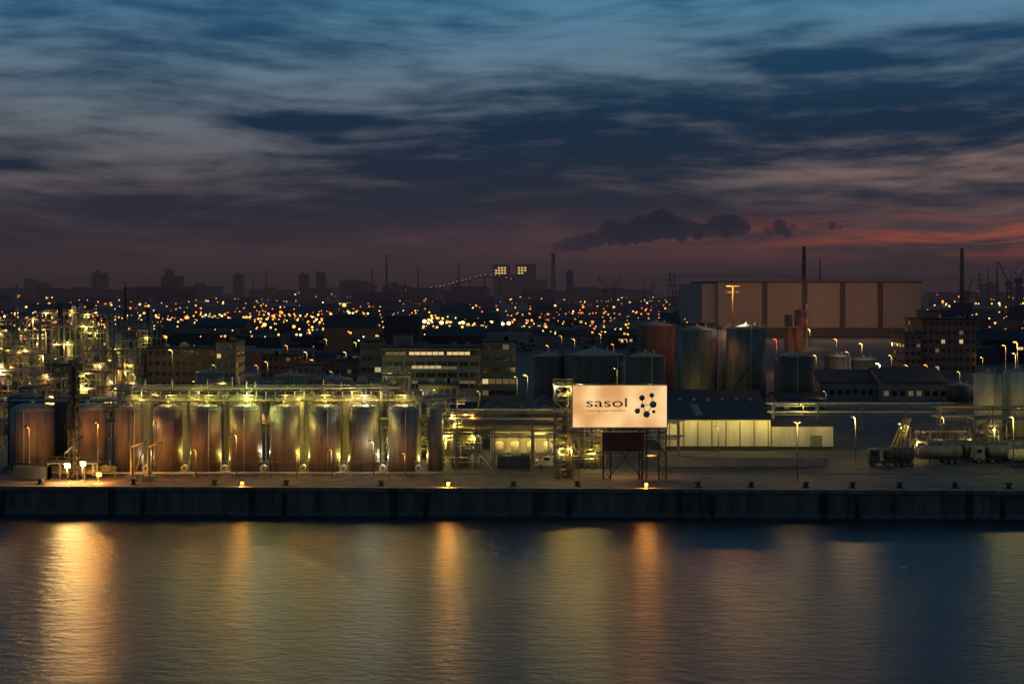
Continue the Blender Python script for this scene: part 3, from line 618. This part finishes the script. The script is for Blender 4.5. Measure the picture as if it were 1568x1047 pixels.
# ------------------------------------------------------------ distant things
FARH=FARM
b=B()
for k in range(700):
    Y=620*(8)**R(); px=U(-250,1820)
    if 1060<px<1430 and Y<1150: continue
    x=gx(px,Y); w=U(10,45)*(Y/1500)**.3; h=U(4,11)*(1.0 if R()<.85 else 1.9); d=U(10,30)
    m=random.choice([FARH,FARH,BRICK,PLAST])
    if R()<.5: b.box(x,x+w,Y,Y+d,GZ,GZ+h,m)
    else: b.gable(x,x+w,Y,Y+d,GZ,GZ+h*.7,GZ+h,m,ROOFD)
    if R()<.25:
        for q in range(int(w/5)):
            if R()<.5: b.box(x+q*5+1,x+q*5+3.5,Y-.1,Y-.02,GZ+h*.35,GZ+h*.35+1.8,random.choice([WINW,WIND,WINY]))
b.obj('distant_industrial_buildings')
b=B()
sky=[(36,48,427),(50,70,433),(78,95,447),(140,158,418),(247,274,422),(252,260,413),(280,335,438),(357,369,420),(458,469,419),(484,495,417),(500,560,440),(520,560,430),(556,575,436),(585,625,437),(650,690,443),(700,750,444),(868,878,416),(1135,1170,440),(100,135,443),(170,230,443),(380,450,443),(900,1000,443),(1425,1568,448),(1510,1530,434)]
for a,c,p in sky:
    Y=U(3800,5200); b.box(gx(a,Y),gx(c,Y),Y,Y+60,GZ,gz(p,Y),FARH)
    b.box(gx(a,Y)+(gx(c,Y)-gx(a,Y))*.3,gx(a,Y)+(gx(c,Y)-gx(a,Y))*.6,Y+5,Y+20,gz(p,Y),gz(p,Y)+U(3,8),FARH)
for k in range(120):
    Y=U(2600,5500); px=U(-200,1800); x=gx(px,Y); b.box(x,x+U(20,90),Y,Y+50,GZ,GZ+U(10,36),FARH)
b.obj('distant_city_skyline')
b=B(); Y=5000
for a,c,p in ((755,781,405),(790,821,404),(781,790,420),(821,838,428)): b.box(gx(a,Y),gx(c,Y),Y,Y+90,GZ,gz(p,Y),FARH)
WP=emis('power_station_lights',(1,.62,.22),1.5)
for a,c in ((758,776),(793,812)):
    for r_ in range(3):
        for q in range(4):
            if R()<.8: xx=gx(a+(c-a)*q/4,Y); b.box(xx,xx+7.5,Y-1,Y-.3,gz(409+r_*4+2.5,Y),gz(409+r_*4,Y),WP)
b.obj('power_station',(gx(790,Y),Y,GZ))
b=B(); xk=gx(847,Y); b.cyl(xk,Y,GZ,gz(388,Y),10,FARM,20,6.5); o=b.obj('power_station_chimney',(xk,Y,GZ))
b=B(); pts=[(847,386,4),(849,382,6),(855,378,8),(866,374,10),(885,371,12),(908,366,14),(932,358,17),(958,355,19),(985,352,21),(1012,343,25),(1036,351,18),(1060,353,15),(1085,352,13),(1108,344,18),(1130,344,16),(1147,350,9)]
ps=[]
for (a,c) in zip(pts,pts[1:]):
    for t in (0,.25,.5,.75): ps.append([a[i]+(c[i]-a[i])*t for i in range(3)])
ps+= [(1180,353,8),(1190,350,12),(1203,352,11),(1214,348,7),(1262,344,5),(1275,345,8),(1288,348,5)]
SMK=bpy.data.materials.new('smoke_volume'); SMK.use_nodes=True; nt=SMK.node_tree; nt.nodes.remove(nt.nodes['Principled BSDF'])
ab=nt.nodes.new('ShaderNodeVolumeAbsorption'); ab.inputs['Color'].default_value=(.0,.1,.25,1); ab.inputs['Density'].default_value=.034
em=nt.nodes.new('ShaderNodeEmission'); em.inputs['Color'].default_value=(*lin(36,38,48),1); em.inputs['Strength'].default_value=.027
ad=nt.nodes.new('ShaderNodeAddShader'); nt.links.new(ab.outputs[0],ad.inputs[0]); nt.links.new(em.outputs[0],ad.inputs[1]); nt.links.new(ad.outputs[0],nt.nodes['Material Output'].inputs['Volume'])
for (px,py,r) in ps:
    j=r*.25; b.ball(gx(px+U(-j,j),Y),Y+U(-j,j),gz(py+U(-j,j),Y),r*Y/F*U(.8,1.15),SMK)
pl=b.obj('smoke_plume')
md=pl.modifiers.new('r','REMESH'); md.mode='VOXEL'; md.voxel_size=3.5
tx=bpy.data.textures.new('t','CLOUDS'); tx.noise_scale=36; tx.noise_depth=4
dm=pl.modifiers.new('d','DISPLACE'); dm.texture=tx; dm.strength=32; dm.mid_level=.47; dm.texture_coords='GLOBAL'
b=B(); Yb=3600; bp=[(600,447),(630,445),(660,441),(680,438),(700,432),(720,427),(742,421),(765,423),(790,430)]
BL=emis('bridge_lamp_glow',(1,.5,.15),1.4)
for (a,c) in zip(bp,bp[1:]):
    p=(gx(a[0],Yb),Yb,gz(a[1]+2,Yb)); q=(gx(c[0],Yb),Yb,gz(c[1]+2,Yb)); b.tube(p,q,1.6,FARM,6); b.box(p[0]-2,p[0]+2,Yb-2,Yb+2,GZ,p[2],FARM)
    for t in (0,.4,.7): b.ball(p[0]+(q[0]-p[0])*t,Yb-3,p[2]+(q[2]-p[2])*t+5,U(.7,1.2),BL)
b.obj('elevated_road_bridge')
for px,pt,Y,w in ((592,384,3000,2.2),(570,404,3000,1.6),(640,402,3200,1.5),(702,400,3500,2.),(1256,396,3000,2.2),(192,432,2200,1.5),(408,415,3300,1.5),(388,418,3300,1.2),(1527,395,2600,1.8),(1513,410,2600,1.5),(620,428,2500,1.2),(985,432,2600,1.2)):
    b=B(); x=gx(px,Y); z=gz(pt,Y); b.cyl(x,Y,GZ,z,w*1.3,FARM,8,w*.5)
    o=b.obj('radio_mast',(x,Y,GZ))
    if px in (570,640,592,1527): plight(o,x,Y-3,z,RED,2500,1.6)
for px,pt,Y in ((1026,415,2600),(1033,420,3000),(1000,432,3200),(1500,415,2600),(545,425,3300)):
    b=B(); x=gx(px,Y); z=gz(pt,Y); h=z-GZ
    for s_ in (-1,1): b.tube((x+s_*h*.1,Y,GZ),(x,Y,z),.8,FARM,4)
    for t in (.6,.75,.9): b.tube((x-h*.16,Y,GZ+h*t),(x+h*.16,Y,GZ+h*t),.7,FARM,4)
    for t in (.15,.35,.55): b.tube((x-h*.1*(1-t),Y,GZ+h*t),(x+h*.1*(1-t-.15),Y,GZ+h*(t+.15)),.5,FARM,4)
    b.obj('power_pylon',(x,Y,GZ))
for px,pt,Y,s_ in ((926,424,2500,-1),(940,424,2500,1),(1560,392,2000,1),(1545,402,2200,-1),(1480,430,2200,1)):
    b=B(); x=gx(px,Y); z=gz(pt,Y); h=z-GZ
    lattice(b,x,Y,GZ,GZ+h*.55,6,FARM,9,.7,.7); b.box(x-5,x+5,Y-4,Y+4,GZ+h*.5,GZ+h*.6,FARM); b.tube((x,Y,GZ+h*.55),(x+s_*h*.22,Y,z),1.0,FARM,4); b.tube((x-s_*h*.1,Y,GZ+h*.75),(x+s_*h*.22,Y,z),.4,FARM,4); b.tube((x,Y,GZ+h*.6),(x-s_*h*.1,Y,GZ+h*.75),.7,FARM,4)
    b.obj('harbour_crane',(x,Y,GZ))
b=B(); Y=14000
vs=[];n=160
for i in range(n+1):
    px=-500+2600*i/n; g=16*math.exp(-((px-1200)/220)**2)+9*math.exp(-((px-1500)/150)**2)+6*math.exp(-((px-100)/300)**2)+3*math.sin(px*.013)+2*math.sin(px*.037)+3
    z=gz(436-max(0,g),Y); vs+=[(gx(px,Y),Y,GZ),(gx(px,Y),Y+1500,z)]
b.add(vs,[(2*i,2*i+2,2*i+3,2*i+1) for i in range(n)],TREEM,True); b.obj('distant_hills')
CL=[emis('lamp_sodium',(1,.27,.035),2.6),emis('lamp_yellow',(1,.45,.09),2.7),emis('lamp_white',(1,.75,.36),3.2),emis('lamp_green',(1,.78,.2),2.),emis('lamp_red',(1,.08,.03),1.8),emis('lamp_dim',(1,.30,.05),.8)]
b=B()
def cl(px,py,s,m,z=None):
    z=z or U(8,13); Y=gy(py,GZ+z); s*=1.35
    if Y>9000 or Y<480: return
    if 1070<px<1415 and Y>950: return
    x=gx(px,Y); r=s*Y/F/2
    b.tube((x,Y,GZ),(x,Y,GZ+z-r),.12,DSTEEL,3); b.ball(x,Y,GZ+z,r,m)
for k in range(500):
    py=448+ (R()**.8)*50; px=U(-150,1060); cl(px,py,U(.7,2.1)*(1.5 if R()<.06 else 1),random.choice([CL[0],CL[0],CL[1],CL[1],CL[2],CL[5],CL[5],CL[4] if R()<.3 else CL[0]]))
for k in range(260):
    cl(random.gauss(400,190),random.gauss(490,13),U(1.1,3.),random.choice([CL[0],CL[0],CL[1],CL[1],CL[2],CL[3]]))
for k in range(60): cl(random.gauss(60,90),U(478,508),U(1.4,3.),random.choice([CL[3],CL[1],CL[2],CL[0]]))
for k in range(60): cl(random.gauss(650,60),random.gauss(491,5),U(1.2,3.2),random.choice([CL[2],CL[1],CL[3]]))
for k in range(80): cl(U(1425,1700),U(446,470),U(1.,3.),random.choice([CL[0],CL[1],CL[2],CL[5]]))
for k in range(50): cl(U(1420,1600),U(470,505),U(1.,2.6),random.choice([CL[0],CL[1],CL[5]]))
for k in range(40): cl(U(790,1060),480+U(-1.5,1.5)+(0),U(1.3,2.4),random.choice([CL[0],CL[4],CL[0]]),10)
for k in range(30): cl(U(800,980),U(495,512),U(1.3,2.6),random.choice([CL[0],CL[1],CL[3]]))
for k in range(26): cl(400+k*9,488+k*.5,2.2,CL[1],9)
for k in range(22): cl(300+k*8,478+k*.3,2.2,CL[0],9)
for px,py,s,m in ((608,467,6,2),(527,467,5,1),(510,494,5,2),(286,487,6,0),(377,487,6,0),(405,497,5,1),(450,500,4,1),(560,490,4,2),(620,490,4,2),(650,492,5,2),(676,494,5,2),(779,495,5,2),(770,496,4,2),(590,490,4,2),(735,488,3,1),(430,478,4,0),(75,465,3,0),(40,470,3,1),(1440,449,4,1),(1492,443,5,1),(1480,443,5,0),(1550,452,4,0),(940,470,3,0),(893,470,3,0),(850,468,3,1)):
    cl(px,py,s,CL[m],10)
b.obj('city_lights')
b=B()
for k in range(260):
    Y=U(700,1500); px=U(-200,1800)
    if 1040<px<1450: continue
    x=gx(px,Y)
    for q in range(14):
        b.ball(x+U(-5,5),Y+U(-3,3),GZ+U(1,6.5),U(.5,1.3),TREEM)
b.obj('distant_trees')
HZ=bpy.data.materials.new('haze_volume'); HZ.use_nodes=True; nt=HZ.node_tree; nt.nodes.remove(nt.nodes['Principled BSDF'])
ab=nt.nodes.new('ShaderNodeVolumeAbsorption'); ab.inputs['Color'].default_value=(0,0,0,1); ab.inputs['Density'].default_value=1.9e-4
em=nt.nodes.new('ShaderNodeEmission'); em.inputs['Color'].default_value=(*lin(53,44,49),1); em.inputs['Strength'].default_value=1.9e-4
ad=nt.nodes.new('ShaderNodeAddShader'); nt.links.new(ab.outputs[0],ad.inputs[0]); nt.links.new(em.outputs[0],ad.inputs[1]); nt.links.new(ad.outputs[0],nt.nodes['Material Output'].inputs['Volume'])
b=B(); b.box(-18000,18000,700,28000,GZ-3,120,HZ); b.obj('atmospheric_haze')
# ------------------------------------------------------------ sky
w=bpy.data.worlds.new('World'); scene.world=w; w.use_nodes=True; nt=w.node_tree; N=nt.nodes; L=nt.links
for n in list(N): N.remove(n)
out=N.new('ShaderNodeOutputWorld'); bg=N.new('ShaderNodeBackground'); L.new(bg.outputs[0],out.inputs[0])
tc=N.new('ShaderNodeTexCoord'); sx=N.new('ShaderNodeSeparateXYZ'); L.new(tc.outputs['Generated'],sx.inputs[0])
def M(op,a,b_=None,c=None,clamp=False):
    n=N.new('ShaderNodeMath'); n.operation=op; n.use_clamp=clamp
    for i,v in enumerate((a,b_,c)):
        if v is None: continue
        if isinstance(v,(int,float)): n.inputs[i].default_value=v
        else: L.new(v,n.inputs[i])
    return n.outputs[0]
def add(*a):
    r=a[0]
    for x in a[1:]: r=M('ADD',r,x)
    return r
def mul(a,b_): return M('MULTIPLY',a,b_)
AZ=M('ARCTAN2',sx.outputs[0],sx.outputs[1]); EL=M('ARCSINE',sx.outputs[2])
def vec(x,y,z=0.):
    n=N.new('ShaderNodeCombineXYZ')
    for i,v in enumerate((x,y,z)):
        if isinstance(v,(int,float)): n.inputs[i].default_value=v
        else: L.new(v,n.inputs[i])
    return n.outputs[0]
def noise(v,sc=1,det=5,ro=.55,dist=0.):
    n=N.new('ShaderNodeTexNoise'); n.inputs['Scale'].default_value=sc; n.inputs['Detail'].default_value=det; n.inputs['Roughness'].default_value=ro; n.inputs['Distortion'].default_value=dist
    L.new(v,n.inputs['Vector']); return n.outputs['Fac']
def gauss(px,py,sx_,sy_,amp,slope=0.):
    a0=(px-784)/F; e0=(440-py)/F
    da=M('SUBTRACT',AZ,a0); de=M('SUBTRACT',M('SUBTRACT',EL,e0),mul(da,slope))
    q=add(M('POWER',mul(da,F/sx_),2.),M('POWER',mul(de,F/sy_),2.))
    return mul(M('EXPONENT',mul(q,-1.)),amp)
def ramp(fac,stops):
    n=N.new('ShaderNodeValToRGB'); L.new(fac,n.inputs['Fac']); cr=n.color_ramp
    while len(cr.elements)<len(stops): cr.elements.new(.5)
    for e,(p,c) in zip(cr.elements,stops): e.position=p; e.color=(*c,1)
    return n.outputs['Color']
def mix(f,a,b_,mode='MIX'):
    n=N.new('ShaderNodeMix'); n.data_type='RGBA'; n.blend_type=mode; n.clamp_factor=True
    if isinstance(f,(int,float)): n.inputs['Factor'].default_value=f
    else: L.new(f,n.inputs['Factor'])
    for s_,v in (('A',a),('B',b_)):
        i=[k for k in n.inputs if k.name==s_ and k.type=='RGBA'][0]
        if isinstance(v,tuple): i.default_value=(*v,1)
        else: L.new(v,i)
    return [k for k in n.outputs if k.type=='RGBA'][0]
warp=M('SUBTRACT',noise(vec(mul(AZ,4.),mul(EL,9.),3.1),1,2),.5)
ELw=add(EL,mul(warp,.03))
n1=noise(vec(mul(AZ,7.),mul(ELw,38.),.0),1,7,.55,0.)
n2=noise(vec(mul(AZ,20.),mul(ELw,130.),7.),1,5,.55,0.)
n0=noise(vec(mul(AZ,3.),mul(ELw,14.),11.),1,2,.5)
n=add(mul(n1,.46),mul(n2,.30),mul(n0,.24))
G=add(gauss(120,190,300,70,.12,-.1),gauss(90,285,220,22,.10),gauss(330,205,120,18,.07,-.1),gauss(650,115,260,35,.13,.12),gauss(900,60,160,70,.10),gauss(1380,30,330,55,.17,.1),gauss(1510,250,150,28,.12,.1),gauss(1180,278,160,12,.10,.05),gauss(60,120,200,40,.03),
 gauss(420,192,90,12,-.18),gauss(760,235,300,55,-.11,.05),gauss(1250,104,110,14,-.22),gauss(1440,175,260,45,-.12,.12),gauss(600,320,600,40,-.08),gauss(1500,72,120,14,-.18),gauss(1000,150,250,30,-.05),gauss(60,265,120,10,-.1),gauss(120,150,200,10,-.05),gauss(100,340,260,25,-.06),gauss(250,60,260,25,-.05))
mr=N.new('ShaderNodeMapRange'); mr.interpolation_type='SMOOTHSTEP'; L.new(add(n,G),mr.inputs['Value']); mr.inputs['From Min'].default_value=.40; mr.inputs['From Max'].default_value=.68
f=mr.outputs['Result']
def e(py): return max(0,(440-py)/F)
EF=M('MAXIMUM',EL,0.)
dark=ramp(EF,[(0,lin(52,45,51)),(e(400),lin(53,46,53)),(e(340),lin(45,45,57)),(e(270),lin(35,44,60)),(e(190),lin(27,46,67)),(e(90),lin(31,62,89)),(e(0),lin(43,85,117)),(.5,lin(40,70,98))])
light=ramp(EF,[(0,lin(60,48,53)),(e(405),lin(70,54,58)),(e(350),lin(82,68,71)),(e(280),lin(98,90,92)),(e(200),lin(98,104,113)),(e(110),lin(94,118,134)),(e(0),lin(80,128,160)),(.5,lin(70,104,130))])
col=mix(f,dark,light)
def sstep(v,a,b_):
    m_=N.new('ShaderNodeMapRange'); m_.interpolation_type='SMOOTHSTEP'; L.new(v,m_.inputs['Value']); m_.inputs['From Min'].default_value=a; m_.inputs['From Max'].default_value=b_; return m_.outputs['Result']
rt=sstep(AZ,.02,.34)
n3=noise(vec(mul(AZ,9.),mul(ELw,120.),20.),1,5,.6,0.)
win=gauss(1568,368,99999,28,1.)
redf=mul(mul(rt,win),sstep(n3,.40,.64))
col=mix(mul(redf,.85),col,lin(172,82,62))
win2=gauss(1000,380,380,36,.48)
col=mix(win2,col,lin(92,61,62))
win3=gauss(1500,250,330,60,.55)
col=mix(mul(win3,f),col,lin(156,118,100))
col=mix(gauss(1400,420,420,14,.4),col,lin(58,48,56))
L.new(col,bg.inputs['Color']); bg.inputs['Strength'].default_value=1.
# ------------------------------------------------------------ camera
cam=bpy.data.cameras.new('camera'); co=bpy.data.objects.new('camera',cam); scene.collection.objects.link(co)
co.location=(0,0,CAMZ); co.rotation_euler=(math.radians(90),0,0)
cam.lens=50; cam.sensor_width=36; cam.shift_y=-83.5/1568; cam.clip_start=1; cam.clip_end=60000
scene.camera=co
